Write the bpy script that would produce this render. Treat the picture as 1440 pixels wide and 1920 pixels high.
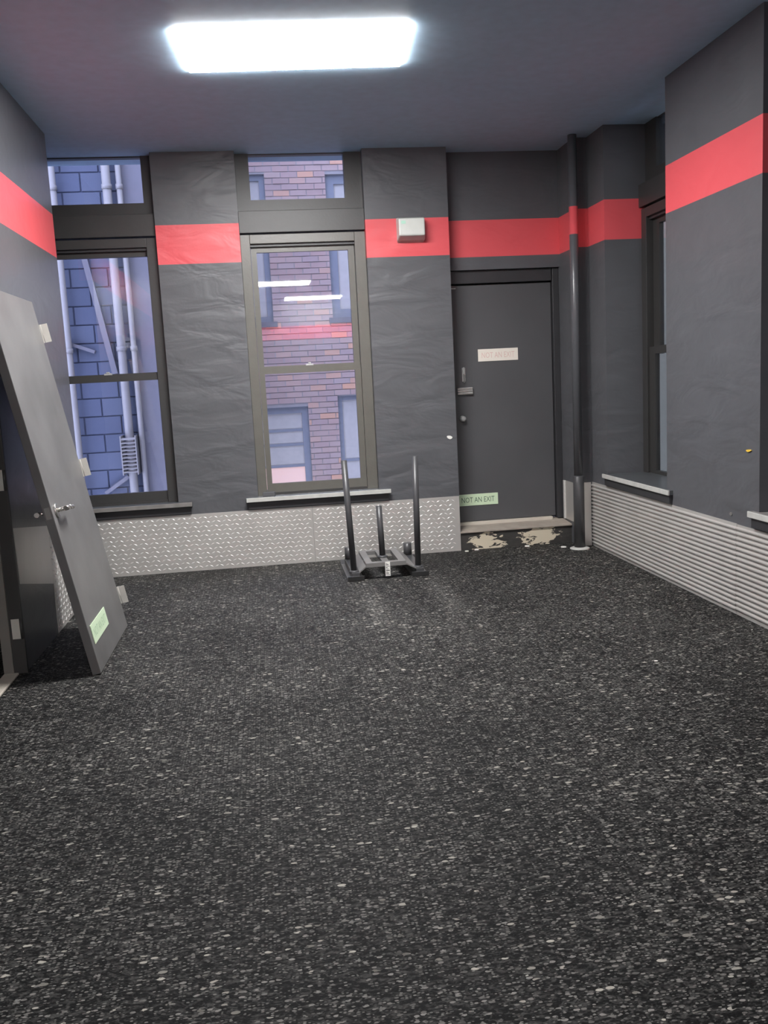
import bpy, bmesh, math, random
from mathutils import Vector, Matrix
random.seed(7)
for o in list(bpy.data.objects):
    bpy.data.objects.remove(o, do_unlink=True)
SC = bpy.context.scene
COL = SC.collection

# ------------------------------------------------------------------ camera
YAW, PITCH, ROLL, FPX, EYE = math.radians(7.315), math.radians(8.384), math.radians(2.953), 1687.0, 1.45
fw = Vector((math.sin(YAW)*math.cos(PITCH), math.cos(YAW)*math.cos(PITCH), -math.sin(PITCH)))
rt = Vector((math.cos(YAW), -math.sin(YAW), 0))
dn = fw.cross(rt)
r2 = math.cos(ROLL)*rt + math.sin(ROLL)*dn
d2 = -math.sin(ROLL)*rt + math.cos(ROLL)*dn
cam = bpy.data.cameras.new('camera')
cam.sensor_fit = 'VERTICAL'
cam.sensor_height = 24.0
cam.lens = FPX/1920.0*24.0
cam.clip_start = 0.05
camo = bpy.data.objects.new('camera', cam)
COL.objects.link(camo)
camo.matrix_world = Matrix(((r2.x, -d2.x, -fw.x, 0), (r2.y, -d2.y, -fw.y, 0), (r2.z, -d2.z, -fw.z, EYE), (0, 0, 0, 1)))
SC.camera = camo

# ------------------------------------------------------------------ world, exposure
world = bpy.data.worlds.new('overcast_sky')
SC.world = world
world.use_nodes = True
bgn = world.node_tree.nodes['Background']
bgn.inputs['Color'].default_value = (0.54, 0.62, 1.0, 1)
bgn.inputs['Strength'].default_value = 5.4
vs = SC.view_settings
vs.view_transform = 'Standard'
vs.look = 'None'
vs.gamma = 1.0
vs.use_curve_mapping = False
vs.exposure = 0.0
LAMP_STRENGTH = 90.0

# ------------------------------------------------------------------ dimensions (metres)
XL, XR, YB, YF, ZC = -1.344, 2.637, 7.25, -5.2, 3.226
S0, S1 = 2.402, 2.694            # red stripe
LT = 0.105                       # left partition thickness
LEND = 6.71                      # far end of left partition

# ------------------------------------------------------------------ materials
def nmat(name):
    m = bpy.data.materials.new(name)
    m.use_nodes = True
    nt = m.node_tree
    return m, nt, nt.nodes['Principled BSDF']

def N(nt, kind, **kw):
    n = nt.nodes.new(kind)
    for k, v in kw.items():
        if k in n.inputs:
            n.inputs[k].default_value = v
        else:
            setattr(n, k, v)
    return n

def L(nt, a, b):
    nt.links.new(a, b)

def math_node(nt, op, a, b=None, clamp=False):
    n = nt.nodes.new('ShaderNodeMath')
    n.operation = op
    n.use_clamp = clamp
    for i, v in enumerate((a, b)):
        if v is None:
            continue
        if isinstance(v, (int, float)):
            n.inputs[i].default_value = v
        else:
            nt.links.new(v, n.inputs[i])
    return n.outputs[0]

def mixc(nt, fac, a, b):
    n = nt.nodes.new('ShaderNodeMix')
    n.data_type = 'RGBA'
    for sock, v in ((n.inputs[0], fac), (n.inputs[6], a), (n.inputs[7], b)):
        if isinstance(v, (int, float)):
            sock.default_value = v
        elif isinstance(v, (tuple, list)):
            sock.default_value = (v[0], v[1], v[2], 1)
        else:
            nt.links.new(v, sock)
    return n.outputs[2]

def plain(name, col, rough=0.5, metal=0.0, spec=0.5, noise=0.12, nscale=14, bump=0.0, bscale=60):
    m, nt, b = nmat(name)
    b.inputs['Roughness'].default_value = rough
    b.inputs['Metallic'].default_value = metal
    b.inputs['Specular IOR Level'].default_value = spec
    geo = nt.nodes.new('ShaderNodeNewGeometry')
    nz = N(nt, 'ShaderNodeTexNoise', Scale=nscale, Detail=4.0)
    L(nt, geo.outputs['Position'], nz.inputs['Vector'])
    c = mixc(nt, nz.outputs[0], tuple(x*(1-noise) for x in col), tuple(min(1, x*(1+noise)) for x in col))
    L(nt, c, b.inputs['Base Color'])
    if bump:
        nb = N(nt, 'ShaderNodeTexNoise', Scale=bscale, Detail=3.0)
        L(nt, geo.outputs['Position'], nb.inputs['Vector'])
        bp = N(nt, 'ShaderNodeBump', Strength=bump, Distance=0.01)
        L(nt, nb.outputs[0], bp.inputs['Height'])
        L(nt, bp.outputs[0], b.inputs['Normal'])
    return m

BLACK = (0.094, 0.096, 0.104)
RED = (0.74, 0.100, 0.115)

def wall_paint(name, s0=S0, s1=S1, rough=0.42, wr=0.25, wscale=(1.2, 1.2, 3.0), black=BLACK):
    """black paint with the red band painted between two heights"""
    m, nt, b = nmat(name)
    geo = nt.nodes.new('ShaderNodeNewGeometry')
    sep = nt.nodes.new('ShaderNodeSeparateXYZ')
    L(nt, geo.outputs['Position'], sep.inputs[0])
    z = sep.outputs[2]
    up = math_node(nt, 'GREATER_THAN', z, s0)
    lo = math_node(nt, 'LESS_THAN', z, s1)
    band = math_node(nt, 'MULTIPLY', up, lo)
    nz = N(nt, 'ShaderNodeTexNoise', Scale=5.0, Detail=5.0)
    L(nt, geo.outputs['Position'], nz.inputs['Vector'])
    bl = mixc(nt, nz.outputs[0], tuple(x*0.88 for x in black), tuple(x*1.12 for x in black))
    L(nt, mixc(nt, band, bl, RED), b.inputs['Base Color'])
    b.inputs['Roughness'].default_value = rough
    b.inputs['Specular IOR Level'].default_value = 0.45
    mp = N(nt, 'ShaderNodeMapping')
    mp.inputs['Scale'].default_value = wscale
    L(nt, geo.outputs['Position'], mp.inputs[0])
    n1 = N(nt, 'ShaderNodeTexNoise', Scale=2.2, Detail=3.0, Roughness=0.45, Distortion=0.6)
    L(nt, mp.outputs[0], n1.inputs['Vector'])
    n2 = N(nt, 'ShaderNodeTexNoise', Scale=90.0, Detail=2.0)
    L(nt, geo.outputs['Position'], n2.inputs['Vector'])
    hgt = math_node(nt, 'ADD', n1.outputs[0], math_node(nt, 'MULTIPLY', n2.outputs[0], 0.02))
    bp = N(nt, 'ShaderNodeBump', Strength=wr, Distance=0.05)
    L(nt, hgt, bp.inputs['Height'])
    L(nt, bp.outputs[0], b.inputs['Normal'])
    return m

M_WALL = wall_paint('black_wall_with_red_band')
M_WALLB = wall_paint('black_wrinkled_wall_with_red_band', wr=0.3)
M_WALLL = wall_paint('glossy_black_wall_with_red_band', rough=0.3, wr=0.12)
M_PIPE = wall_paint('black_pipe_with_red_band', 2.487, 2.695, rough=0.3, wr=0.05)
M_CEIL = plain('dark_ceiling', (0.46, 0.64, 0.80), 0.6)
M_FRAME = plain('black_window_frame', (0.040, 0.039, 0.038), 0.42, bump=0.05)
M_FRAMEW = plain('worn_black_window_frame', (0.12, 0.115, 0.10), 0.36, bump=0.08)
M_BLACK = plain('black_paint', (0.035, 0.035, 0.038), 0.4, bump=0.05)
M_SLAB = plain('scuffed_black_door_paint', (0.135, 0.132, 0.13), 0.42, noise=0.5, nscale=3.0)
M_DOOR = plain('black_door_paint', (0.078, 0.078, 0.083), 0.45, bump=0.04, nscale=3)
M_STEELLIT = plain('lamplit_grey_steel', (0.17, 0.165, 0.16), 0.42, bump=0.06, bscale=200)  # paler than the other sled steel: lamplight on top put into the colour
M_STEEL = plain('black_powder_coat', (0.055, 0.055, 0.058), 0.38, bump=0.06, bscale=200)
M_RUBBERB = plain('black_rubber', (0.012, 0.012, 0.012), 0.7)
M_SILLT = plain('glossy_grey_sill', (0.20, 0.21, 0.22), 0.22, noise=0.3)
M_SILLP = plain('pale_worn_sill', (0.52, 0.52, 0.49), 0.35, noise=0.3)
M_SILLD = plain('dark_sill', (0.075, 0.08, 0.085), 0.3, noise=0.3)
M_SILLG = plain('grey_worn_sill', (0.20, 0.19, 0.18), 0.4, noise=0.35)
M_PLATE = plain('aluminium_tread_plate', (0.60, 0.58, 0.55), 0.36, metal=0.5, noise=0.16, nscale=3)
M_LUG = plain('polished_tread_lug', (0.80, 0.785, 0.76), 0.32, metal=0.35)
M_NICKEL = plain('satin_nickel', (0.72, 0.70, 0.66), 0.25, metal=0.9)
M_WHITE = plain('white_plastic', (0.62, 0.64, 0.60), 0.4)
M_HINGE = plain('pale_hinge_metal', (0.62, 0.60, 0.55), 0.35, metal=0.3)
M_CREAM = plain('cream_sign', (0.80, 0.74, 0.66), 0.5, noise=0.04)
M_GREEN = plain('pale_green_sign', (0.60, 0.74, 0.52), 0.5, noise=0.05)
M_TXTR = plain('faded_red_lettering', (0.70, 0.50, 0.45), 0.5)
M_TXTG = plain('dark_green_lettering', (0.06, 0.12, 0.07), 0.5)
M_TXTG2 = plain('faded_green_lettering', (0.36, 0.52, 0.33), 0.5)
M_BEIGE = plain('dirty_beige_threshold', (0.34, 0.295, 0.25), 0.55, noise=0.35, nscale=9)
M_STRIP = plain('cream_threshold_strip', (0.55, 0.50, 0.43), 0.5)
M_CHIP = plain('plaster_white', (0.80, 0.79, 0.74), 0.8)
M_YELLOW = plain('yellow_plastic', (0.85, 0.55, 0.06), 0.4)
M_BLOCKG = plain('grey_painted_wood', (0.10, 0.10, 0.105), 0.5)
M_GREYLK = plain('worn_grey_metal', (0.42, 0.42, 0.41), 0.4, metal=0.25, noise=0.3, nscale=60)
M_CORR = plain('grey_corridor_paint', (0.16, 0.15, 0.135), 0.6)

# lamp diffuser
M_LAMP = bpy.data.materials.new('lit_lamp_diffuser')
M_LAMP.use_nodes = True
nt = M_LAMP.node_tree
nt.nodes.clear()
em = N(nt, 'ShaderNodeEmission', Strength=LAMP_STRENGTH)
em.inputs[0].default_value = (1.0, 0.99, 0.985, 1)
ou = nt.nodes.new('ShaderNodeOutputMaterial')
L(nt, em.outputs[0], ou.inputs[0])

# window glass
M_GLASS = bpy.data.materials.new('window_glass')
M_GLASS.use_nodes = True
nt = M_GLASS.node_tree
nt.nodes.clear()
tr = nt.nodes.new('ShaderNodeBsdfTransparent')
tr.inputs[0].default_value = (0.97, 0.98, 0.98, 1)
gl = N(nt, 'ShaderNodeBsdfGlossy', Roughness=0.015)
fr = N(nt, 'ShaderNodeFresnel', IOR=1.7)
gg = nt.nodes.new('ShaderNodeNewGeometry')
L(nt, math_node(nt, 'ADD', 1.7, math_node(nt, 'MULTIPLY', gg.outputs['Backfacing'], 1/1.7-1.7)), fr.inputs['IOR'])
mx = nt.nodes.new('ShaderNodeMixShader')
L(nt, fr.outputs[0], mx.inputs[0])
L(nt, tr.outputs[0], mx.inputs[1])
L(nt, gl.outputs[0], mx.inputs[2])
ou = nt.nodes.new('ShaderNodeOutputMaterial')
L(nt, mx.outputs[0], ou.inputs[0])

# rubber floor with flecks
def floor_material():
    m, nt, b = nmat('flecked_rubber_floor')
    geo = nt.nodes.new('ShaderNodeNewGeometry')
    mp = N(nt, 'ShaderNodeMapping')
    mp.inputs['Scale'].default_value = (0.5, 1.0, 1.0)
    L(nt, geo.outputs['Position'], mp.inputs[0])
    # slow wear variation
    big = N(nt, 'ShaderNodeTexNoise', Scale=1.1, Detail=4.0)
    L(nt, geo.outputs['Position'], big.inputs['Vector'])
    mid = N(nt, 'ShaderNodeTexNoise', Scale=26.0, Detail=3.0)
    L(nt, mp.outputs[0], mid.inputs['Vector'])
    sep = nt.nodes.new('ShaderNodeSeparateXYZ')
    L(nt, geo.outputs['Position'], sep.inputs[0])
    # two scuffed tracks in front of the sled
    def track(xc, y0, y1, w):
        dx = math_node(nt, 'ABSOLUTE', math_node(nt, 'SUBTRACT', sep.outputs[0], xc))
        a = math_node(nt, 'SUBTRACT', 1.0, math_node(nt, 'DIVIDE', dx, w), clamp=True)
        dy = math_node(nt, 'ABSOLUTE', math_node(nt, 'SUBTRACT', sep.outputs[1], (y0+y1)/2))
        c = math_node(nt, 'SUBTRACT', 1.0, math_node(nt, 'DIVIDE', dy, (y1-y0)/2), clamp=True)
        return math_node(nt, 'MULTIPLY', a, c)
    tk = math_node(nt, 'ADD', track(0.63, 5.0, 6.5, 0.11), track(1.13, 5.1, 6.5, 0.11))
    wear = math_node(nt, 'ADD', math_node(nt, 'MULTIPLY', math_node(nt, 'SUBTRACT', big.outputs[0], 0.5), 0.42),
                     math_node(nt, 'MULTIPLY', tk, 0.30))
    wear = math_node(nt, 'ADD', wear, math_node(nt, 'MULTIPLY', math_node(nt, 'SUBTRACT', mid.outputs[0], 0.5), 0.45))
    fine = N(nt, 'ShaderNodeTexNoise', Scale=80.0, Detail=3.0, Roughness=0.72, Distortion=0.7)
    L(nt, mp.outputs[0], fine.inputs['Vector'])
    lev = math_node(nt, 'MULTIPLY', math_node(nt, 'ADD', math_node(nt, 'SUBTRACT', fine.outputs[0], 0.47), math_node(nt, 'MULTIPLY', wear, 0.25)), 5.0, clamp=True)
    col = mixc(nt, lev, (0.0035, 0.0035, 0.0036), (0.060, 0.059, 0.056))
    for sc, thr, ca, cb in ((110.0, 0.80, (0.03, 0.03, 0.028), (0.24, 0.23, 0.215)),
                            (190.0, 0.72, (0.03, 0.03, 0.03), (0.20, 0.195, 0.18)),
                            (75.0, 0.95, (0.08, 0.078, 0.07), (0.42, 0.40, 0.35))):
        vo = N(nt, 'ShaderNodeTexVoronoi', Scale=sc)
        vo.voronoi_dimensions = '2D'
        L(nt, mp.outputs[0], vo.inputs['Vector'])
        sc3 = nt.nodes.new('ShaderNodeSeparateColor')
        L(nt, vo.outputs['Color'], sc3.inputs[0])
        th = math_node(nt, 'SUBTRACT', thr, math_node(nt, 'MULTIPLY', wear, 0.9))
        on = math_node(nt, 'GREATER_THAN', sc3.outputs[0], th)
        rad = math_node(nt, 'ADD', 0.22, math_node(nt, 'MULTIPLY', sc3.outputs[1], 0.30))
        near = math_node(nt, 'LESS_THAN', vo.outputs['Distance'], rad)
        mask = math_node(nt, 'MULTIPLY', on, near)
        fc = mixc(nt, sc3.outputs[2], ca, cb)
        col = mixc(nt, mask, col, fc)
    L(nt, col, b.inputs['Base Color'])
    b.inputs['Roughness'].default_value = 0.68
    b.inputs['Specular IOR Level'].default_value = 0.12
    nb = N(nt, 'ShaderNodeTexNoise', Scale=150.0, Detail=2.0)
    L(nt, geo.outputs['Position'], nb.inputs['Vector'])
    bp = N(nt, 'ShaderNodeBump', Strength=0.35, Distance=0.006)
    L(nt, nb.outputs[0], bp.inputs['Height'])
    L(nt, bp.outputs[0], b.inputs['Normal'])
    return m
M_FLOOR = floor_material()

# step riser: black paint flaked off in two places
def riser_material():
    m, nt, b = nmat('flaking_black_riser')
    geo = nt.nodes.new('ShaderNodeNewGeometry')
    sep = nt.nodes.new('ShaderNodeSeparateXYZ')
    L(nt, geo.outputs['Position'], sep.inputs[0])
    mp = N(nt, 'ShaderNodeMapping')
    mp.inputs['Scale'].default_value = (1.0, 1.0, 2.2)
    L(nt, geo.outputs['Position'], mp.inputs[0])
    nz = N(nt, 'ShaderNodeTexNoise', Scale=11.0, Detail=7.0, Roughness=0.68, Distortion=0.4)
    L(nt, mp.outputs[0], nz.inputs['Vector'])
    def blob(xc, w, zc, h):
        dx = math_node(nt, 'DIVIDE', math_node(nt, 'SUBTRACT', sep.outputs[0], xc), w)
        dz = math_node(nt, 'DIVIDE', math_node(nt, 'SUBTRACT', sep.outputs[2], zc), h)
        r = math_node(nt, 'ADD', math_node(nt, 'MULTIPLY', dx, dx), math_node(nt, 'MULTIPLY', dz, dz))
        return math_node(nt, 'SUBTRACT', 1.0, r, clamp=True)
    s = math_node(nt, 'ADD', blob(1.79, 0.22, 0.05, 0.15), blob(2.25, 0.26, 0.085, 0.15))
    v = math_node(nt, 'ADD', math_node(nt, 'MULTIPLY', s, 0.34), nz.outputs[0])
    mask = math_node(nt, 'GREATER_THAN', v, 0.74)
    col = mixc(nt, mask, mixc(nt, nz.outputs[0], (0.012, 0.012, 0.012), (0.07, 0.066, 0.06)), (0.62, 0.55, 0.42))
    L(nt, col, b.inputs['Base Color'])
    b.inputs['Roughness'].default_value = 0.6
    return m
M_RISER = riser_material()

def piece_material(name, cols, rough=0.85, mixto=(0.46, 0.38, 0.37)):
    m, nt, b = nmat(name)
    oi = nt.nodes.new('ShaderNodeObjectInfo')
    geo = nt.nodes.new('ShaderNodeNewGeometry')
    f = math_node(nt, 'FRACT', math_node(nt, 'ADD', oi.outputs['Random'], geo.outputs['Random Per Island']))
    cr = nt.nodes.new('ShaderNodeValToRGB')
    el = cr.color_ramp.elements
    while len(el) < len(cols):
        el.new(0.5)
    for i, c in enumerate(cols):
        el[i].position = i/(len(cols)-1)
        el[i].color = (c[0], c[1], c[2], 1)
    L(nt, f, cr.inputs[0])
    nz = N(nt, 'ShaderNodeTexNoise', Scale=18.0, Detail=3.0)
    L(nt, geo.outputs['Position'], nz.inputs['Vector'])
    c = mixc(nt, math_node(nt, 'MULTIPLY', nz.outputs[0], 0.35), cr.outputs[0], mixto)
    L(nt, c, b.inputs['Base Color'])
    b.inputs['Roughness'].default_value = rough
    return m
M_BRICK = piece_material('weathered_brick', [(0.42, 0.29, 0.27), (0.46, 0.30, 0.27), (0.40, 0.29, 0.29), (0.48, 0.33, 0.29), (0.44, 0.33, 0.32), (0.70, 0.36, 0.22)])
M_MORTAR = plain('grey_mortar', (0.36, 0.33, 0.33), 0.9)
M_BLOCKB = piece_material('blue_grey_block', [(0.075, 0.085, 0.13), (0.09, 0.10, 0.14), (0.07, 0.08, 0.12), (0.08, 0.09, 0.135)], mixto=(0.10, 0.115, 0.17))
M_MORTARB = plain('dark_block_mortar', (0.085, 0.095, 0.14), 0.9)
M_STUCCO = plain('pale_stucco', (0.17, 0.16, 0.18), 0.9)
M_EXTPIPE = plain('pale_drainpipe', (0.28, 0.255, 0.24), 0.5)
M_EXTBLUE = plain('blue_grey_frame', (0.22, 0.23, 0.27), 0.5)
M_EXTPALE = plain('pale_blind', (0.50, 0.46, 0.43), 0.7)
M_DAYBLOCK = plain('grey_green_daylight_block', (0.17, 0.165, 0.11), 0.9)
M_GROUND = plain('alley_concrete', (0.2, 0.2, 0.2), 0.9)
M_WARM = bpy.data.materials.new('warm_lit_blind')
M_WARM.use_nodes = True
b = M_WARM.node_tree.nodes['Principled BSDF']
b.inputs['Base Color'].default_value = (0.7, 0.55, 0.5, 1)
b.inputs['Emission Color'].default_value = (1.0, 0.45, 0.25, 1)
b.inputs['Emission Strength'].default_value = 0.35

# ------------------------------------------------------------------ mesh helpers
class MB:
    """collects shapes and links them as one mesh object"""
    def __init__(self):
        self.v, self.f = [], []
    def quadbox(self, pts):
        n = len(self.v)
        self.v += [tuple(p) for p in pts]
        self.f += [tuple(n+i for i in q) for q in ((0, 3, 2, 1), (4, 5, 6, 7), (0, 1, 5, 4), (1, 2, 6, 5), (2, 3, 7, 6), (3, 0, 4, 7))]
        return self
    def box(self, x0, x1, y0, y1, z0, z1, fn=None):
        p = [(x0, y0, z0), (x1, y0, z0), (x1, y1, z0), (x0, y1, z0), (x0, y0, z1), (x1, y0, z1), (x1, y1, z1), (x0, y1, z1)]
        if fn:
            p = [fn(*q) for q in p]
        return self.quadbox(p)
    def tube(self, a, b, r0, r1=None, n=16, caps=True):
        a, b = Vector(a), Vector(b)
        r1 = r0 if r1 is None else r1
        d = (b-a).normalized()
        u = d.orthogonal().normalized()
        w = d.cross(u)
        k = len(self.v)
        for c, r in ((a, r0), (b, r1)):
            for i in range(n):
                t = 2*math.pi*i/n
                self.v.append(tuple(c+r*(math.cos(t)*u+math.sin(t)*w)))
        for i in range(n):
            j = (i+1) % n
            self.f.append((k+i, k+j, k+n+j, k+n+i))
        if caps:
            self.f.append(tuple(k+i for i in reversed(range(n))))
            self.f.append(tuple(k+n+i for i in range(n)))
        return self
    def lathe(self, c, prof, n=24):
        """prof: list of (r, z) from bottom to top round a vertical axis"""
        k = len(self.v)
        for r, z in prof:
            for i in range(n):
                t = 2*math.pi*i/n
                self.v.append((c[0]+r*math.cos(t), c[1]+r*math.sin(t), c[2]+z))
        for s in range(len(prof)-1):
            for i in range(n):
                j = (i+1) % n
                self.f.append((k+s*n+i, k+s*n+j, k+(s+1)*n+j, k+(s+1)*n+i))
        self.f.append(tuple(k+i for i in reversed(range(n))))
        self.f.append(tuple(k+(len(prof)-1)*n+i for i in range(n)))
        return self
    def prism(self, poly, d):
        """poly: list of 3-D points, d: extrusion vector"""
        n = len(poly)
        k = len(self.v)
        d = Vector(d)
        self.v += [tuple(p) for p in poly]+[tuple(Vector(p)+d) for p in poly]
        self.f.append(tuple(k+i for i in reversed(range(n))))
        self.f.append(tuple(k+n+i for i in range(n)))
        for i in range(n):
            j = (i+1) % n
            self.f.append((k+i, k+j, k+n+j, k+n+i))
        return self
    def mesh(self, name, bevel=0.0, smooth=False, origin=None, fix=True):
        me = bpy.data.meshes.new(name)
        vs_ = self.v
        if origin is not None:
            vs_ = [(x-origin[0], y-origin[1], z-origin[2]) for x, y, z in vs_]
        me.from_pydata(vs_, [], self.f)
        if fix or bevel:
            bm = bmesh.new()
            bm.from_mesh(me)
            bmesh.ops.recalc_face_normals(bm, faces=bm.faces)
            if bevel:
                ed = [e for e in bm.edges if len(e.link_faces) == 2 and e.calc_face_angle(0) > 0.6]
                bmesh.ops.bevel(bm, geom=ed, offset=bevel, segments=2, affect='EDGES', profile=0.5)
            bm.to_mesh(me)
            bm.free()
        if smooth:
            for p in me.polygons:
                p.use_smooth = len(p.vertices) == 4
        return me
    def build(self, name, mat, parent=None, bevel=0.0, smooth=False, origin=None, fix=True):
        pl = None
        if parent is not None:
            pl = world_loc(parent)
        if origin is None:
            origin = pl if pl is not None else (0, 0, 0)
        me = self.mesh(name, bevel, smooth, origin, fix)
        me.materials.append(mat)
        o = bpy.data.objects.new(name, me)
        COL.objects.link(o)
        o.location = origin
        if parent is not None:
            o.parent = parent
            o.location = Vector(origin)-Vector(pl)
        return o

def world_loc(o):
    p = Vector(o.location)
    while o.parent:
        o = o.parent
        p += Vector(o.location)
    return p

def tag(o, label=None, cat=None, group=None, kind=None):
    if label: o['label'] = label
    if cat: o['category'] = cat
    if group: o['group'] = group
    if kind: o['kind'] = kind
    return o

def empty(name, loc=(0, 0, 0)):
    o = bpy.data.objects.new(name, None)
    o.empty_display_size = 0.1
    COL.objects.link(o)
    o.location = loc
    return o

def struct(o):
    o['kind'] = 'structure'
    return o

def lettering(text, width, height, mat, origin, ux, uy, parent):
    """flat mesh text centred at origin, ux = reading direction, uy = up"""
    cu = bpy.data.curves.new('lettering', 'FONT')
    cu.body = text
    cu.align_x = 'CENTER'
    cu.align_y = 'CENTER'
    cu.extrude = 0.0
    cu.resolution_u = 2
    tmp = bpy.data.objects.new('tmp_text', cu)
    COL.objects.link(tmp)
    dg = bpy.context.evaluated_depsgraph_get()
    me = bpy.data.meshes.new_from_object(tmp.evaluated_get(dg))
    bpy.data.objects.remove(tmp, do_unlink=True)
    xs = [v.co.x for v in me.vertices]
    ys = [v.co.y for v in me.vertices]
    x0, x1, y0, y1 = min(xs), max(xs), min(ys), max(ys)
    ux, uy, org = Vector(ux), Vector(uy), Vector(origin)
    pl = world_loc(parent)
    for v in me.vertices:
        a = ((v.co.x-x0)/(x1-x0)-0.5)*width
        c = ((v.co.y-y0)/(y1-y0)-0.5)*height
        v.co = org+a*ux+c*uy-pl
    # one object for each letter
    bm = bmesh.new()
    bm.from_mesh(me)
    left = set(bm.verts)
    while left:
        isl, todo = [], [left.pop()]
        while todo:
            v = todo.pop()
            isl.append(v)
            for e in v.link_edges:
                w = e.other_vert(v)
                if w in left:
                    left.discard(w)
                    todo.append(w)
        idx = {v: i for i, v in enumerate(isl)}
        fs_ = {f for v in isl for f in v.link_faces}
        lm = bpy.data.meshes.new('letter')
        lm.from_pydata([tuple(v.co) for v in isl], [], [tuple(idx[v] for v in f.verts) for f in fs_])
        lm.materials.append(mat)
        o = bpy.data.objects.new('letter', lm)
        COL.objects.link(o)
        o.parent = parent
    bm.free()

# ------------------------------------------------------------------ the room shell
struct(MB().box(-2.7, 3.2, YF-0.2, 7.62, -0.15, 0.0).build('floor', M_FLOOR))
struct(MB().box(-2.7, 3.2, YF-0.2, 7.62, ZC, ZC+0.15).build('ceiling', M_CEIL))
struct(MB().box(-2.7, 3.05, YF-0.2, YF, 0, ZC).build('wall_front', M_WALL))

# back wall with two window openings and the door recess
W1A, W1B, W2A, W2B = -1.69, -0.71, -0.08, 0.90
DA, DB, DY = 1.565, 2.53, 7.43       # recess
SZ = 0.535                           # underside of sill board
wb = MB()
wb.box(-2.7, W1A, YB, 7.6, 0, ZC)
wb.box(W1B, W2A, YB, 7.6, 0, ZC)
wb.box(W2B, DA, YB, 7.6, 0, ZC)
wb.box(W1A, W1B, YB, 7.6, 0, SZ)
wb.box(W2A, W2B, YB, 7.6, 0, SZ)
wb.box(DA, DB, DY, 7.6, 2.30, ZC)
wb.box(DB, 2.72, 7.05, 7.6, 0, ZC)
wall_back = struct(wb.build('wall_back', M_WALLB))
# raised doorstep
MB().box(DA, DB, YB+0.012, 7.6, 0, 0.145).build('riser', M_RISER, wall_back)
MB().quadbox([(DA, YB-0.004, 0.145), (DB, YB-0.004, 0.145), (DB, 7.56, 0.165), (DA, 7.56, 0.165),
              (DA, YB-0.004, 0.16), (DB, YB-0.004, 0.16), (DB, 7.56, 0.183), (DA, 7.56, 0.183)]).build('threshold', M_BEIGE, wall_back, bevel=0.003)
MB().box(DA+0.01, 2.43, 7.455, 7.50, 0.172, 0.20).build('threshold_strip', M_STRIP, wall_back, bevel=0.003)

# right wall with two window openings
W3A, W3B, W4A, W4B, SZR = 5.66, 6.70, 3.49, 4.53, 0.60
wr = MB()
XT = XR+0.42
wr.box(XR, XT, W3B, 7.62, 0, ZC)
wr.box(XR, XT, W4B, W3A, 0, ZC)
wr.box(XR, XT, YF, W4A, 0, ZC)
wr.box(XR, XT, W3A, W3B, 0, SZR)
wr.box(XR, XT, W4A, W4B, 0, SZR)
struct(wr.build('wall_right', M_WALL))

# left partition with a doorway
LDA, LDB, LDH = 3.93, 4.86, 2.06
wl = MB()
wl.box(XL-LT, XL, YF, LDA, 0, ZC)
wl.box(XL-LT, XL, LDB, LEND, 0, ZC)
wl.box(XL-LT, XL, LDA, LDB, LDH, ZC)
struct(wl.build('wall_left', M_WALLL))
wn = MB()
wn.box(-2.7, -2.55, YF, 7.25, 0, ZC)
wn.box(-2.55, XL-LT, 6.45, 6.56, 0, ZC)
struct(wn.build('wall_corridor', M_CORR))
struct(MB().box(-1.86, -1.76, 6.56, YB, 0, ZC).build('wall_nook', M_WALL))

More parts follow.
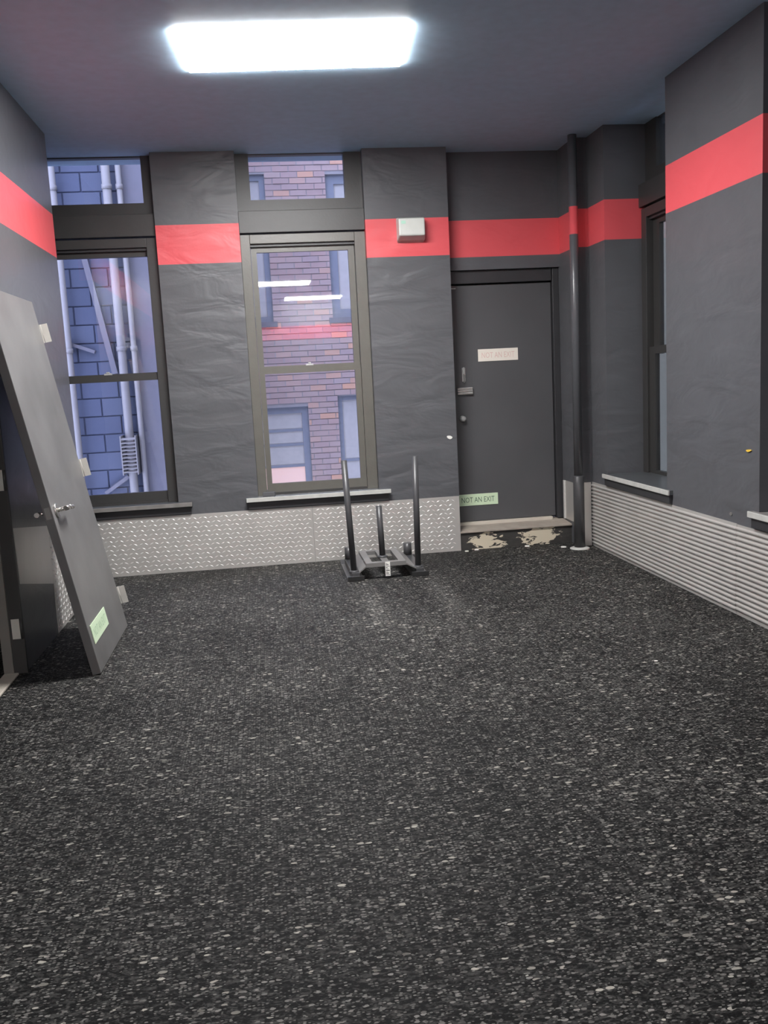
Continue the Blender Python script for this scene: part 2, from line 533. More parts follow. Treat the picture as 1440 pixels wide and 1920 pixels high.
# ------------------------------------------------------------------ windows
def window(name, fn, u0, u1, dg, sill_mat, sill_ext=(0.095, 0.09), fmat=None, zs=0.535, proud=0.06, ml=0.12, mr=0.135, apz=0.47, cd=0.08, nose=None):
    """double-hung window under a fixed transom; fn(u, d, z) maps along-wall, into-wall, up to world"""
    fmat = fmat or M_FRAME
    w = empty(name, fn((u0+u1)/2, 0, zs))
    w['kind'] = 'structure'
    gl0, gl1 = u0+ml, u1-mr
    d = dg
    zt = zs+0.03
    def P(nm, mat, *boxes, bevel=0.003, parent=None):
        m = MB()
        for bx in boxes:
            m.box(*bx, fn=fn)
        return m.build(nm, mat, parent or w, bevel=bevel)
    # casing round the sashes
    P('casing', fmat, (u0, u0+0.075, d-0.055, d+cd, zt, 2.615))
    P('casing', fmat, (u1-0.085, u1, d-0.055, d+cd, zt, 2.615))
    P('casing', fmat, (u0+0.075, u1-0.085, d-0.055, d+cd, 2.545, 2.615))
    P('parting_bead', M_BLACK, (u0+0.075, u1-0.085, d-0.03, d+0.02, 2.525, 2.545), bevel=0)
    # sashes
    a, b_ = u0+0.077, u1-0.087
    us = P('upper_sash', fmat, (a, gl0, d+0.0, d+0.035, 1.535, 2.525), (gl1, b_, d, d+0.035, 1.535, 2.525),
           (gl0, gl1, d, d+0.035, 2.485, 2.525), (gl0, gl1, d, d+0.035, 1.555, 1.597), bevel=0)
    P('pane', M_GLASS, (gl0, gl1, d+0.014, d+0.02, 1.597, 2.485), bevel=0, parent=us)
    ls = P('lower_sash', fmat, (a, gl0, d-0.037, d-0.002, 0.585, 1.59), (gl1, b_, d-0.037, d-0.002, 0.585, 1.59),
           (gl0, gl1, d-0.037, d-0.002, 0.585, 0.656), (gl0, gl1, d-0.037, d-0.002, 1.537, 1.59), bevel=0)
    P('pane', M_GLASS, (gl0, gl1, d-0.023, d-0.017, 0.656, 1.537), bevel=0, parent=ls)
    uc = (gl0+gl1)/2
    P('sash_lock', M_GREYLK, (uc-0.03, uc+0.03, d-0.03, d-0.008, 1.59, 1.603), (uc-0.012, uc+0.012, d-0.03, d-0.006, 1.603, 1.615), bevel=0.002)
    # spandrel and transom light
    P('spandrel', M_FRAME, (u0, u1, d-0.075, d+0.08, 2.625, 2.79))
    t0, t1 = u0+ml-0.015, u1-mr
    tf = P('transom_frame', M_FRAME, (u0, t0, d-0.02, d+0.06, 2.79, ZC), (t1, u1, d-0.02, d+0.06, 2.79, ZC),
           (t0, t1, d-0.02, d+0.06, 2.79, 2.88), (t0, t1, d-0.005, d+0.06, ZC-0.008, ZC), bevel=0)
    P('pane', M_GLASS, (t0, t1, d+0.002, d+0.008, 2.88, ZC-0.008), bevel=0, parent=tf)
    # sill
    P('sill', sill_mat, (u0-sill_ext[0], u1+sill_ext[1], -proud+0.012, 0.0, zs, zt), (u0, u1, 0.0, d-0.02, zs, zt), bevel=0)
    P('sill_nosing', nose or sill_mat, (u0-sill_ext[0], u1+sill_ext[1], -proud, -proud+0.012, zs-0.002, zt+0.001), bevel=0.002)
    P('sub_sill', M_FRAME, (u0, u1, d-0.045, d+0.14, zt-0.03, 0.585), bevel=0)
    P('apron', M_BLACK, (u0-sill_ext[0]+0.01, u1+sill_ext[1]-0.015, -0.022, -0.001, apz, zs))
    return w

fb = lambda u, d, z: (u, YB+d, z)
fr_ = lambda u, d, z: (XR+d, u, z)
window('window_1', fb, W1A, W1B, 0.12, M_SILLD, sill_ext=(0.02, 0.11), nose=M_SILLG, mr=0.08, ml=0.13)
window('window_2', fb, W2A, W2B, 0.12, M_SILLT, fmat=M_FRAMEW, nose=M_SILLP)
window('window_3', fr_, W3A, W3B, 0.345, M_SILLD, nose=M_SILLP, cd=0.03, zs=SZR, proud=0.037, sill_ext=(0.09, 0.035), ml=0.19, mr=0.19, apz=0.54)
window('window_4', fr_, W4A, W4B, 0.345, M_SILLG, nose=M_SILLP, cd=0.03, zs=SZR, proud=0.037, sill_ext=(0.09, 0.06), ml=0.19, mr=0.19, apz=0.54)

# ------------------------------------------------------------------ metal wainscot
def lugs(fn, u0, u1, z0, z1, pu=0.0415, pz=0.036, la=0.0185, lb=0.0062, h=0.003):
    m = MB()
    rows = int((z1-z0-0.02)/pz)
    cols = int((u1-u0-0.02)/pu)
    for r in range(rows):
        for c in range(cols):
            uc = u0+0.02+(c+0.5*(r % 2))*pu
            zc = z0+0.02+(r+0.3)*pz
            if uc+la > u1 or zc+la > z1:
                continue
            ang = math.radians(28 if (r+c) % 2 else -28)
            ca, sa = math.cos(ang), math.sin(ang)
            pts = [(-la, 0, 0), (0, -lb, 0), (la, 0, 0), (0, lb, 0), (-la*0.45, 0, h), (la*0.45, 0, h)]
            k = len(m.v)
            for x, y, n in pts:
                m.v.append(fn(uc+x*ca-y*sa, -n, zc+x*sa+y*ca))
            m.f += [(k, k+1, k+4), (k+1, k+2, k+5, k+4)[:4], (k+2, k+3, k+5), (k+3, k, k+4, k+5)]
    return m

def tread_panel(name, fn, u0, u1, z0, z1, parent, th=0.004):
    p = MB().box(u0, u1, -th, -0.0005, z0, z1, fn=fn).build(name, M_PLATE, parent)
    lg = lugs(lambda u, d, z: fn(u, d-th+0.0002, z), u0, u1, z0, z1).build('tread_lugs', M_LUG, p)
    lg['kind'] = 'stuff'
    return p

bb = struct(empty('baseboard_back', ((XL+DA)/2, YB, 0)))
tread_panel('tread_plate', fb, -1.755, 0.345, 0.002, 0.463, bb)
tread_panel('tread_plate', fb, 0.3465, DA-0.002, 0.002, 0.463, bb)

fl = lambda u, d, z: (XL-d, u, z)
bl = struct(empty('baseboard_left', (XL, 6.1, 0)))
tread_panel('tread_plate', fl, 5.63, LEND-0.002, 0.002, 0.66, bl)

MB().prism([(XL+0.0005, 4.895, 0.775), (XL+0.0005, 5.626, 0.675), (XL+0.0005, 5.626, 0.315), (XL+0.0005, 4.915, 0.47)], (0.004, 0, 0)).build('pale_patch_standin', M_PLATE, bl)  # added stand-in quad, outlined to the pale patch on the wall

def ribbed(u0, u1, z0, z1, nr, parent, off=0.0):
    """sheet with horizontal pressed ribs on the right wall"""
    m = MB()
    prof = []
    p = (z1-z0-0.03)/nr
    prof.append((z0, 0.002))
    for i in range(nr):
        zb = z0+0.015+i*p+off
        for t, h in ((0.0, 0.002), (0.30, 0.002), (0.44, 0.012), (0.66, 0.012), (0.90, 0.002)):
            prof.append((min(zb+t*p, z1-0.004), h))
    prof.append((z1, 0.002))
    for u in (u0, u1):
        for z, h in prof:
            m.v.append((XR-h-0.001, u, z))
        for z, h in prof:
            m.v.append((XR-0.0004, u, z))
    n = len(prof)
    for i in range(n-1):
        m.f.append((i, i+1, 2*n+i+1, 2*n+i))
        m.f.append((n+i, 3*n+i, 3*n+i+1, n+i+1))
        m.f.append((i, n+i, n+i+1, i+1))
        m.f.append((2*n+i, 2*n+i+1, 3*n+i+1, 3*n+i))
    m.f.append((0, 2*n, 3*n, n))
    m.f.append((n-1, 2*n-1, 4*n-1, 3*n-1))
    return m.build('ribbed_sheet', M_PLATE, parent)

br = struct(empty('baseboard_right', (XR, 5.0, 0)))
ribbed(4.757, 7.048, 0.002, 0.533, 17, br)
ribbed(2.30, 4.753, 0.002, 0.530, 17, br, off=0.004)
ribbed(-0.15, 2.297, 0.002, 0.533, 17, br)
ribbed(-2.60, -0.153, 0.002, 0.533, 17, br)
ribbed(YF+0.002, -2.603, 0.002, 0.533, 17, br)
MB().box(DB+0.002, XR-0.012, 7.044, 7.0495, 0.002, 0.530).build('corner_sheet', M_PLATE, br)
MB().box(DB-0.005, DB-0.0005, 7.052, 7.41, 0.185, 0.515).build('jamb_sheet', M_PLATE, br)
MB().box(DB-0.013, DB-0.0005, 7.395, 7.425, 0.185, 0.515).build('sheet_edge', M_LUG, br)

# ------------------------------------------------------------------ recessed door
YD = 7.50
d1 = struct(empty('door_1', ((DA+DB)/2, YD, 0.19)))
leaf = MB().box(DA+0.02, 2.47, YD, YD+0.045, 0.202, 2.185).build('door_leaf', M_DOOR, d1, bevel=0.002)
MB().box(DA, 2.47, YD-0.035, YD+0.06, 2.195, 2.298).build('door_header', M_BLACK, d1, bevel=0.004)
MB().box(2.475, DB, YD-0.04, YD+0.06, 0.184, 2.298).build('door_jamb', M_BLACK, d1, bevel=0.004)
MB().box(DA, DA+0.018, YD-0.03, YD+0.06, 0.184, 2.19).build('door_jamb', M_BLACK, d1, bevel=0.004)
MB().box(DA+0.018, 2.475, YD+0.055, YD+0.075, 0.184, 2.298).build('door_backing', M_BLACK, d1)
bo = MB().box(1.683, 1.712, YD-0.008, YD-0.0005, 1.395, 1.51).build('slide_bolt', M_GREYLK, d1, bevel=0.002)
MB().tube((1.697, YD-0.014, 1.385), (1.697, YD-0.014, 1.515), 0.0065).build('bolt_rod', M_GREYLK, bo, smooth=True)
MB().tube((1.697, YD-0.014, 1.455), (1.697, YD-0.034, 1.455), 0.006).build('bolt_knob', M_NICKEL, bo, smooth=True)
lk = MB().box(1.636, 1.768, YD-0.024, YD-0.0005, 1.285, 1.345).build('rim_lock', M_GREYLK, d1, bevel=0.004)
for zz in (1.295, 1.316, 1.334):
    MB().box(1.636, 1.764, YD-0.028, YD-0.022, zz-0.006, zz+0.006).build('lock_rib', M_NICKEL, lk, bevel=0.002)
MB().box(1.60, 1.655, YD-0.014, YD-0.0005, 2.155, 2.168).build('top_catch', M_GREYLK, d1, bevel=0.002)
kn = MB()
tmp = MB().lathe((0, 0, 0), [(0.026, 0), (0.026, 0.006), (0.012, 0.012), (0.012, 0.024), (0.022, 0.034), (0.024, 0.044), (0.014, 0.052)])
kn.f = tmp.f
kn.v = [(1.672+x, YD-z, 1.085+y) for x, y, z in tmp.v]
kn.build('door_knob', M_GREYLK, d1, smooth=True)

# signs on the door
def sign(name, x0, x1, z0, z1, mat, tmat, label):
    s = MB().box(x0, x1, YD-0.006, YD-0.001, z0, z1).build(name, mat, origin=((x0+x1)/2, YD-0.001, (z0+z1)/2), bevel=0.0015)
    tag(s, label, 'sign')
    lettering('NOT AN EXIT', (x1-x0)*0.82, (z1-z0)*0.46, tmat, ((x0+x1)/2, YD-0.0066, (z0+z1)/2), (1, 0, 0), (0, 0, 1), s)
sign('exit_sign', 1.826, 2.172, 1.555, 1.657, M_CREAM, M_TXTR, 'cream NOT AN EXIT sign with faded pink letters, at eye level on the recessed door')
sign('exit_sign', 1.605, 1.958, 0.338, 0.437, M_GREEN, M_TXTG, 'pale green NOT AN EXIT sign with dark letters low on the recessed door')

# ------------------------------------------------------------------ doorway in the left partition
d2 = struct(empty('door_2', (XL-LT/2, (LDA+LDB)/2, 0)))
MB().box(XL-LT, XL+0.012, LDB-0.02, LDB+0.0, 0, LDH).build('door_jamb', M_FRAME, d2, bevel=0.003)
MB().box(XL-LT, XL+0.012, LDA, LDA+0.02, 0, LDH).build('door_jamb', M_FRAME, d2, bevel=0.003)
MB().box(XL-LT, XL+0.012, LDA, LDB, LDH-0.02, LDH).build('door_head', M_FRAME, d2, bevel=0.003)
MB().box(XL-LT, XL-0.055, LDB-0.035, LDB-0.02, 0, LDH-0.02).build('door_stop', M_CORR, d2)
MB().box(XL-LT, XL-0.03, LDA+0.02, LDB-0.035, 0, 0.012).build('threshold', M_STRIP, d2, bevel=0.003)
for zc in (0.245, 1.035, 1.80):
    h = MB().box(XL-0.045, XL-0.004, LDB-0.0235, LDB-0.0195, zc-0.054, zc+0.054).build('hinge_leaf', M_HINGE, d2)
    MB().tube((XL+0.004, LDB-0.0235, zc-0.054), (XL+0.004, LDB-0.0235, zc+0.054), 0.007).build('hinge_knuckle', M_FRAME, h, smooth=True)

# ------------------------------------------------------------------ loose door leaning on the left partition
TH = math.radians(10.5)
SU = Vector((-math.sin(TH), 0, math.cos(TH)))
SN = Vector((math.cos(TH), 0, math.sin(TH)))
SB = Vector((-0.9275, 0, 0))
SY0, SY1, SL, ST = 4.69, 5.645, 2.03, 0.045
def fs(y, n, l):
    """y along the slab, n out of its front face, l up the slab"""
    p = SB+SU*l+SN*n
    return (p.x, y, p.z+math.sin(TH)*ST)
ld = empty('loose_door', (-0.95, (SY0+SY1)/2, 0))
tag(ld, 'black door leaf taken off its hinges, leaning against the left wall', 'door')
MB().box(SY0, SY1, -ST, 0, 0, SL, fn=fs).build('door_leaf', M_SLAB, ld, bevel=0.003)
MB().box(SY0-0.002, SY0+0.001, -0.036, -0.010, 0.845, 0.905, fn=fs).build('latch_plate', M_NICKEL, ld)
def lever(sgn):
    n0 = 0.0 if sgn > 0 else -ST
    q = lambda y, n, l: fs(y, n0+sgn*n, l)
    ro = MB().tube(q(4.775, 0.0, 0.875), q(4.775, 0.010, 0.875), 0.040, 0.037, n=24).build('rose', M_NICKEL, ld, smooth=True)
    m = MB().tube(q(4.775, 0.008, 0.875), q(4.775, 0.055, 0.875), 0.011)
    pts = [(4.762, 0.052, 0.875, 0.013), (4.81, 0.058, 0.874, 0.013), (4.87, 0.058, 0.868, 0.012), (4.925, 0.052, 0.862, 0.011), (4.94, 0.046, 0.860, 0.009)]
    for a, c in zip(pts, pts[1:]):
        m.tube(q(*a[:3]), q(*c[:3]), a[3], c[3], n=12)
    m.build('lever', M_NICKEL, ro, smooth=True)
lever(1)
lever(-1)
for lc in (1.84, 1.02, 0.20):
    h = MB().box(SY1+0.0005, SY1+0.004, -0.030, 0.046, lc-0.054, lc+0.054, fn=fs).build('hinge_leaf', M_HINGE, ld)
    MB().tube(fs(SY1+0.006, 0.008, lc-0.054), fs(SY1+0.006, 0.008, lc+0.054), 0.006).build('hinge_knuckle', M_HINGE, h, smooth=True)
cs = Vector(fs(4.945, 0.001, 0.198))
sg = MB().box(4.738, 5.152, 0.001, 0.005, 0.148, 0.250, fn=fs).build('exit_sign', M_GREEN, origin=tuple(cs))
tag(sg, 'pale green NOT AN EXIT sign stuck on the leaning black door', 'sign')
lettering('NOT AN EXIT', 0.34, 0.047, M_TXTG2, fs(4.945, 0.0056, 0.199), (0, 1, 0), SU, sg)

# ------------------------------------------------------------------ ceiling lights
def ceiling_light(x0, x1, y0, y1, rz, label):
    cx, cy = (x0+x1)/2, (y0+y1)/2
    t = empty('ceiling_light', (cx, cy, ZC))
    tag(t, label, 'ceiling light', 'flat panel lights along the ceiling')
    hx, hy = (x1-x0)/2, (y1-y0)/2
    ca, sa = math.cos(rz), math.sin(rz)
    f = lambda x, y, z: (cx+x*ca-y*sa, cy+x*sa+y*ca, ZC+z)
    MB().box(-hx+0.03, hx-0.03, -hy+0.03, hy-0.03, -0.003, -0.0005, fn=f).build('back_pan', M_WHITE, t)
    MB().box(-hx, hx, -hy, hy, -0.013, -0.003, fn=f).build('diffuser', M_LAMP, t, bevel=0.002)
ceiling_light(-0.293, 0.897, 4.83, 5.43, math.radians(-3.8), 'bright white rectangular panel light on the dark ceiling in front of the windows')
ceiling_light(-0.20, 0.99, -2.0, -1.4, 0, 'white rectangular panel light in mid room, mirrored in the window glass')
ceiling_light(0.63, 1.81, -4.95, -4.35, 0, 'white rectangular panel light by the rear wall, mirrored lower in the window glass')

# ------------------------------------------------------------------ pipe in the corner
PX, PY = 2.492, 6.965
pp = empty('standpipe', (PX, PY, 0))
tag(pp, 'black floor-to-ceiling pipe with a red painted band, in the corner beside the recessed door', 'pipe')
MB().tube((PX, PY, 0.58), (PX, PY, ZC-0.001), 0.034, n=28).build('pipe', M_PIPE, pp, smooth=True)
MB().lathe((PX, PY, 0), [(0.044, 0.008), (0.044, 0.592), (0.036, 0.602)], n=28).build('sleeve', M_STEEL, pp, smooth=True)
MB().lathe((PX, PY, 0), [(0.080, 0.0), (0.080, 0.006), (0.062, 0.014), (0.046, 0.016)], n=32).build('floor_flange', M_SILLP, pp, smooth=True)

# ------------------------------------------------------------------ box on the red band
al = empty('alarm_box', (1.247, YB, 2.59))
tag(al, 'white plastic alarm box fixed on the red band between window and door', 'alarm box')
def frustum(a, b_, y0, y1):
    (ax0, ax1, az0, az1), (bx0, bx1, bz0, bz1) = a, b_
    return [(ax0, y0, az0), (ax1, y0, az0), (ax1, y0, az1), (ax0, y0, az1), (bx0, y1, bz0), (bx1, y1, bz0), (bx1, y1, bz1), (bx0, y1, bz1)]
MB().quadbox(frustum((1.150, 1.355, 2.505, 2.690), (1.140, 1.365, 2.520, 2.690), YB-0.001, YB-0.03)).build('back_plate', M_GREYLK, al, bevel=0.004)
MB().quadbox(frustum((1.140, 1.365, 2.515, 2.694), (1.146, 1.350, 2.545, 2.672), YB-0.03, YB-0.125)).build('housing', M_WHITE, al, bevel=0.010)
MB().box(1.165, 1.20, YB-0.1275, YB-0.124, 2.632, 2.655).build('indicator', plain('pale_green_lens', (0.45, 0.72, 0.58), 0.3), al)

# ------------------------------------------------------------------ weight sled
sl = empty('weight_sled', (0.82, 6.70, 0))
tag(sl, 'black steel push sled with two tall posts and a short centre post', 'weight sled')
for sx, xi, xo in ((0, 0.655, 0.535), (1, 1.010, 1.135)):
    xa, xb = min(xi, xo), max(xi, xo)
    # runner: flat ski with turned-up ends
    poly = [(xa, 6.43, 0.035), (xa, 6.415, 0.028), (xa, 6.44, 0.0), (xa, 7.02, 0.0), (xa, 7.07, 0.03), (xa, 7.065, 0.04), (xa, 7.02, 0.012), (xa, 6.46, 0.012)]
    rn = MB().prism(poly, (xb-xa, 0, 0)).build('runner', M_STEEL, sl)
    MB().box(xa, xb, 6.412, 6.422, 0.002, 0.034).build('runner_tip', M_RUBBERB, rn)
    xc = (xa+xb)/2
    # box tube along the ski
    MB().box(xc-0.03, xc+0.03, 6.43, 7.01, 0.0125, 0.06).build('runner_tube', M_STEEL, sl, bevel=0.004)
    # sloping wing plate up to the platform
    x_in = 0.688 if sx == 0 else 0.952
    x_out = xc+0.028 if sx == 0 else xc-0.028
    w = MB()
    t = Vector((0, 0, 0.010))
    a = [(x_in, 6.43, 0.105), (x_in, 6.93, 0.105), (x_out, 7.0, 0.055), (x_out, 6.43, 0.055)]
    w.prism(a, t)
    w.build('wing_plate', M_STEELLIT, sl)
    tx = -0.03 if sx == 0 else 0.012
    px = 0.587 if sx == 0 else 1.066
    MB().tube((px, 6.475, 0.055), (px+tx, 6.475, 0.885), 0.0225, n=20).build('tall_post', M_STEEL, sl, smooth=True)
    MB().lathe((px, 6.475, 0.055), [(0.036, 0), (0.036, 0.01), (0.026, 0.018)], n=20).build('post_collar', M_STEEL, sl, smooth=True)
    sxp = 0.598 if sx == 0 else 1.068
    MB().tube((sxp, 6.97, 0.055), (sxp, 6.97, 0.155), 0.033, n=20).build('stub_post', M_STEEL, sl, smooth=True)
    MB().box(x_in-0.022 if sx == 0 else x_in-0.008, x_in+0.008 if sx == 0 else x_in+0.022, 6.55, 6.58, 0.116, 0.119).build('bolt_head', M_NICKEL, sl)
# platform frame
P0, P1, Q0, Q1 = 0.672, 0.968, 6.415, 6.935
pf = MB()
pf.box(P0, P1, Q0, Q0+0.055, 0.095, 0.125)
pf.box(P0, P1, Q1-0.05, Q1, 0.095, 0.125)
pf.box(P0, P0+0.05, Q0+0.055, Q1-0.05, 0.095, 0.125)
pf.box(P1-0.05, P1, Q0+0.055, Q1-0.05, 0.095, 0.125)
pf.box(0.797, 0.847, Q0+0.055, Q1-0.05, 0.095, 0.125)
pf.build('platform', M_STEELLIT, sl)
MB().box(0.808, 0.852, Q0, Q0+0.006, 0.018, 0.096).build('tab', M_STEEL, sl)
MB().tube((0.822, 6.62, 0.125), (0.812, 6.62, 0.515), 0.0225, n=20).build('centre_post', M_STEEL, sl, smooth=True)
MB().lathe((0.822, 6.62, 0.125), [(0.040, 0), (0.040, 0.008), (0.026, 0.016)], n=20).build('post_collar', M_STEEL, sl, smooth=True)
st = MB().box(0.812, 0.848, Q0-0.003, Q0-0.0005, 0.022, 0.128).build('barcode_sticker', M_CHIP, sl)
for i in range(9):
    zz = 0.030+i*0.0105
    MB().box(0.816, 0.844-0.008*(i % 3), Q0-0.0038, Q0-0.003, zz, zz+0.003+0.002*(i % 2)).build('barcode_bar', M_RUBBERB, st)

# ------------------------------------------------------------------ small things
bk = MB().quadbox([(-0.045, 7.255, 0.5655), (0.050, 7.235, 0.5655), (0.060, 7.275, 0.5655), (-0.035, 7.295, 0.5655),
                   (-0.045, 7.255, 0.600), (0.050, 7.235, 0.600), (0.060, 7.275, 0.600), (-0.035, 7.295, 0.600)]).build('wood_block', M_BLOCKG, origin=(0.008, 7.265, 0.5655), bevel=0.003)
tag(bk, 'small dark grey block lying on the pale window sill', 'block')

def chip(name, c, ax, r, mat, label, cat, group=None, seed=0):
    """small irregular flake: c centre, ax = (u, v, n) axes, r = (ru, rv, thickness)"""
    rnd = random.Random(seed)
    u, v, n = map(Vector, ax)
    m = MB()
    poly = []
    for i in range(9):
        t = 2*math.pi*i/9
        k = rnd.uniform(0.75, 1.1)
        poly.append(Vector(c)+u*(r[0]*k*math.cos(t))+v*(r[1]*k*math.sin(t)))
    m.prism(poly, n*r[2])
    o = m.build(name, mat, origin=tuple(c))
    tag(o, label, cat, group)
    return o
AXF = ((1, 0, 0), (0, 1, 0), (0, 0, 1))
AXB = ((1, 0, -0.35), (0.2, 0, 1), (0, -1, 0))
AXR = ((0, 1, -0.05), (0, 0, 1), (-1, 0, 0))
chip('plaster_chip', (1.504, YB-0.0005, 0.952), AXB, (0.026, 0.014, 0.004), M_CHIP, 'white plaster chip in the black wall left of the recessed door', 'plaster chip', seed=1)
for i, (x, y, rx, ry, lb) in enumerate((
        (1.60, 7.195, 0.016, 0.012, 'small white paint flake on the floor in the angle of tread plate and doorstep'),
        (1.690, 7.225, 0.02, 0.012, 'white paint flake on the floor below the flaked patch nearer the tread plate'),
        (2.120, 7.215, 0.024, 0.016, 'white paint flake on the floor below the flaked patch nearer the pipe'),
        (2.385, 7.06, 0.026, 0.020, 'large white paint flake on the floor beside the pipe flange'))):
    chip('paint_flake', (x, y, 0.0005), AXF, (rx, ry, 0.008), M_CHIP, lb, 'paint flake', 'paint flakes below the doorstep', seed=10+i)
chip('wall_plug', (XR-0.0005, 4.635, 0.959), AXR, (0.030, 0.007, 0.006), M_YELLOW, 'yellow plastic plug in the black wall between the right windows', 'wall plug', seed=3)
chip('plaster_chip', (XR-0.0005, 4.825, 0.581), AXR, (0.018, 0.010, 0.004), M_SILLG, 'grey chip in the black wall just above the ribbed metal sheet', 'plaster chip', seed=4)
chip('paper_scrap', (1.844, 4.092, 0.0005), AXF, (0.009, 0.007, 0.003), M_CHIP, 'tiny white scrap alone on the open rubber floor', 'paper scrap', seed=5)

# ------------------------------------------------------------------ outside: court with a brick building and a block wall
struct(MB().box(-9, 12, 7.7, 20, -3.3, -3.2).build('ground_outside', M_GROUND))
YW = 12.0
bd = empty('brick_building', (1.0, YW, -3.2))
tag(bd, 'old red brick building with pale windows, seen through the middle window', 'building')
EXW = [  # window openings in the facade x0, x1, z0, z1
    (-0.85, 0.225, 2.26, 4.10), (1.0, 2.0, 2.28, 4.08),
    (-0.55, 0.60, -0.75, 1.15), (1.0, 2.0, -0.72, 1.26)]
BX0, BX1, BZ0, BZ1 = -1.26, 3.36, -0.9, 5.4
wm = MB()
cuts_z = sorted({BZ0-2.3, BZ1+0.2, *[v for e in EXW for v in e[2:]]})
for z0, z1 in zip(cuts_z, cuts_z[1:]):
    xs = [(e[0], e[1]) for e in EXW if e[2] < (z0+z1)/2 < e[3]]
    x = -1.4
    for a, c in sorted(xs):
        wm.box(x, a, YW, YW+0.3, z0, z1)
        x = c
    wm.box(x, 4.25, YW, YW+0.3, z0, z1)
wm.build('facade', M_MORTAR, bd)
bp_, bh, bw = 0.075, 0.066, 0.202
brick_cache = {}
rest = MB()
z = BZ0
row = 0
cand = []
while z < BZ1:
    x = BX0-(0.106 if row % 2 else 0.0)
    spans = sorted((e[0], e[1]) for e in EXW if e[2] < z+bh and z < e[3])
    while x < BX1:
        a, c = x, x+bw
        for s0, s1 in spans:
            if a < s1 and c > s0:
                if a < s0:
                    c = s0-0.004
                elif c > s1:
                    a = s1+0.004
                else:
                    a = c
        if c-a > 0.03:
            cand.append((a, c, z))
        x += 0.212
    z += bp_
    row += 1
near_b = [q for q in cand if 0.02 < (q[0]+q[1])/2 < 1.28 and 0.05 < q[2] < 4.35]
near_b = near_b[:300]
near_set = set(near_b)
for a, c, z in cand:
    dep = random.uniform(0.008, 0.02)
    if (a, c, z) in near_set:
        key = (round(c-a, 2), round(dep, 3))
        if key not in brick_cache:
            w = key[0]/2
            me = MB().box(-w, w, -key[1], 0.0, -bh/2, bh/2).mesh('brick')
            me.materials.append(M_BRICK)
            brick_cache[key] = me
        o = bpy.data.objects.new('brick', brick_cache[key])
        COL.objects.link(o)
        o.parent = bd
        o.location = Vector(((a+c)/2, YW, z+bh/2))-Vector(bd.location)
    else:
        rest.box(a, c, YW-dep, YW, z, z+bh)
tag(rest.build('far_bricks', M_BRICK, bd), kind='stuff')
# facade windows
def ext_window(i, x0, x1, z0, z1, bars, pane_m, warm=None, fw_=0.09):
    m = MB()
    y = YW+0.06
    m.box(x0, x0+fw_, y, y+0.06, z0, z1)
    m.box(x1-fw_, x1, y, y+0.06, z0, z1)
    m.box(x0+fw_, x1-fw_, y, y+0.06, z1-fw_, z1)
    m.box(x0+fw_, x1-fw_, y, y+0.06, z0, z0+fw_)
    w = m.build('window', M_EXTBLUE, bd)
    MB().box(x0, x1, YW+0.29, YW+0.31, z0, z1).build('dark_interior', M_BLACK, w)
    lv = [z0+fw_]+sorted(bars)+[z1-fw_]
    for k, (a, c) in enumerate(zip(lv, lv[1:])):
        MB().box(x0+fw_, x1-fw_, y+0.03, y+0.04, a, c).build('pane', warm if warm and k == warm_idx else pane_m, w)
    for z_ in bars:
        MB().box(x0+fw_, x1-fw_, y+0.015, y+0.045, z_-0.018, z_+0.018).build('glazing_bar', M_EXTBLUE, w)
    MB().box(x0-0.05, x1+0.05, YW-0.05, YW+0.06, z0-0.07, z0-0.002).build('window_sill', M_STUCCO, w)
    return w
warm_idx = 1
ext_window(0, *EXW[0], [3.20], M_EXTPALE, fw_=0.07)
ext_window(1, *EXW[1], [3.20], M_EXTPALE, fw_=0.11)
ext_window(2, *EXW[2], [0.842, 0.652, 0.367, 0.05], M_EXTPALE, warm=M_WARM, fw_=0.085)
ext_window(3, *EXW[3], [0.40], M_EXTPALE, fw_=0.06)

# block wall seen through the first window
YK = 10.4
bw_ = struct(empty('wall_court', (-2.5, YK, -3.2)))
MB().box(-5.5, -1.36, YK, YK+0.25, -3.2, 6.0).build('block_backing', M_MORTARB, bw_)
MB().box(-1.36, -0.50, YK-0.06, 12.3, -3.2, 6.0).build('stucco_pier', M_STUCCO, bw_)
bl_me = MB().box(-0.193, 0.193, -0.02, 0, -0.094, 0.094).mesh('block', bevel=0.006)
bl_me.materials.append(M_BLOCKB)
bh_me = MB().box(-0.092, 0.092, -0.02, 0, -0.094, 0.094).mesh('half_block', bevel=0.006)
bh_me.materials.append(M_BLOCKB)
rest = MB()
for r in range(-6, 28):
    zc = 0.1+r*0.2
    x = -1.36-(0.20 if r % 2 else 0.0)
    if r % 2:
        if 0 <= r <= 23:
            o = bpy.data.objects.new('block', bh_me)
            COL.objects.link(o)
            o.parent = bw_
            o.location = Vector((-1.36-0.1, YK, zc))-Vector(bw_.location)
        else:
            rest.box(-1.36-0.192, -1.368, YK-0.02, YK, zc-0.094, zc+0.094)
    for c in range(9):
        xc = x-0.2-c*0.4
        if xc > -2.7 and 0 <= r <= 23:
            o = bpy.data.objects.new('block', bl_me)
            COL.objects.link(o)
            o.parent = bw_
            o.location = Vector((xc, YK, zc))-Vector(bw_.location)
        else:
            rest.box(xc-0.193, xc+0.193, YK-0.02, YK, zc-0.094, zc+0.094)
tag(rest.build('far_blocks', M_BLOCKB, bw_), kind='stuff')

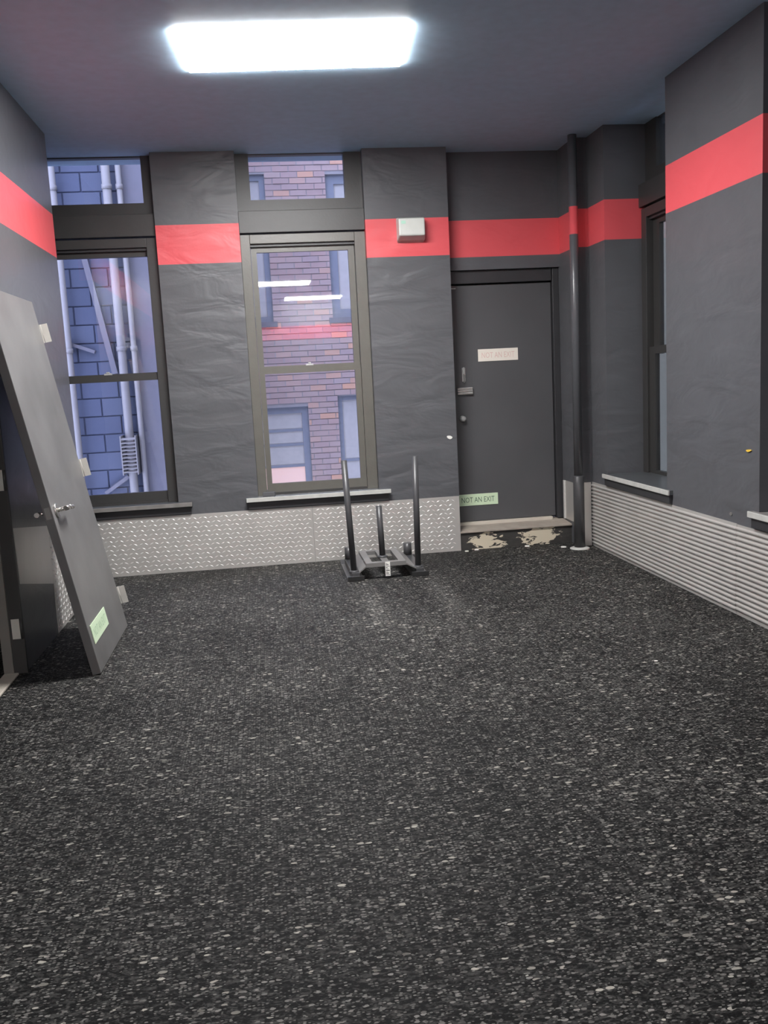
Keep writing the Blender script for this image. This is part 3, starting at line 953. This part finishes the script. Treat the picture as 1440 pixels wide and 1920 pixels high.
def drainpipe(x, r, label, back=0.0215):
    t = empty('drainpipe', (x, YK-0.12, -3.2))
    tag(t, label, 'drainpipe')
    MB().tube((x, YK-0.12, -3.2), (x, YK-0.12, 6.0), r, n=14).build('pipe', M_EXTPIPE, t, smooth=True)
    for z_ in (0.2, 1.9, 3.6):
        MB().lathe((x, YK-0.12, z_), [(r+0.008, 0), (r+0.008, 0.05)], n=14).build('pipe_collar', M_EXTPIPE, t, smooth=True)
        MB().box(x-0.02, x+0.02, YK-0.12, YK-back, z_+0.01, z_+0.04).build('bracket', M_EXTPIPE, t)
drainpipe(-1.475, 0.047, 'pale drainpipe outside, next to the block wall, thicker of the pair')
drainpipe(-1.345, 0.030, 'pale drainpipe outside, on the stucco side, thinner of the pair', back=0.0615)
drainpipe(-2.03, 0.036, 'pale drainpipe outside, alone on the blue-grey block wall')

def brace(a, b_, label, w=0.03):
    A, B = Vector((a[0], YK-0.078, a[1])), Vector((b_[0], YK-0.078, b_[1]))
    d = (B-A).normalized()
    nrm = Vector((-d.z, 0, d.x))*w
    m = MB().prism([A+nrm, B+nrm, B-nrm, A-nrm], (0, 0.05, 0))
    o = m.build('steel_brace', M_STUCCO, origin=tuple((A+B)/2))
    tag(o, label, 'brace')
brace((-1.80, 2.98), (-1.575, 1.66), 'long steep pale brace on the outside block wall')
brace((-2.07, 2.02), (-1.77, 1.905), 'short pale brace leaning gently on the outside block wall', 0.018)
brace((-1.80, 0.345), (-1.53, 0.52), 'pale brace rising towards the drainpipe outside, below the louvre', 0.02)
lvp = empty('louvre_vent', (-1.475, YK-0.2, 0.55))
tag(lvp, 'pale slatted louvre beside the drainpipe outside the first window', 'vent')
fr2 = MB()
fr2.box(-1.565, -1.553, YK-0.26, YK-0.0, 0.55, 0.98)
fr2.box(-1.405, -1.395, YK-0.26, YK-0.0, 0.55, 0.98)
fr2.build('vent_frame', M_EXTPIPE, lvp)
for i in range(10):
    z_ = 0.575+i*0.04
    MB().quadbox([(-1.553, YK-0.262, z_), (-1.405, YK-0.262, z_+0.0), (-1.405, YK-0.235, z_+0.018), (-1.553, YK-0.235, z_+0.018),
                  (-1.553, YK-0.262, z_+0.006), (-1.405, YK-0.262, z_+0.006), (-1.405, YK-0.235, z_+0.024), (-1.553, YK-0.235, z_+0.024)]).build('slat', M_EXTPIPE, lvp)
# added grey wall, set close outside the right windows to cut their daylight
struct(MB().box(4.3, 4.6, -7, 11.9, -3.2, 9.0).build('wall_daylight_block', M_DAYBLOCK))
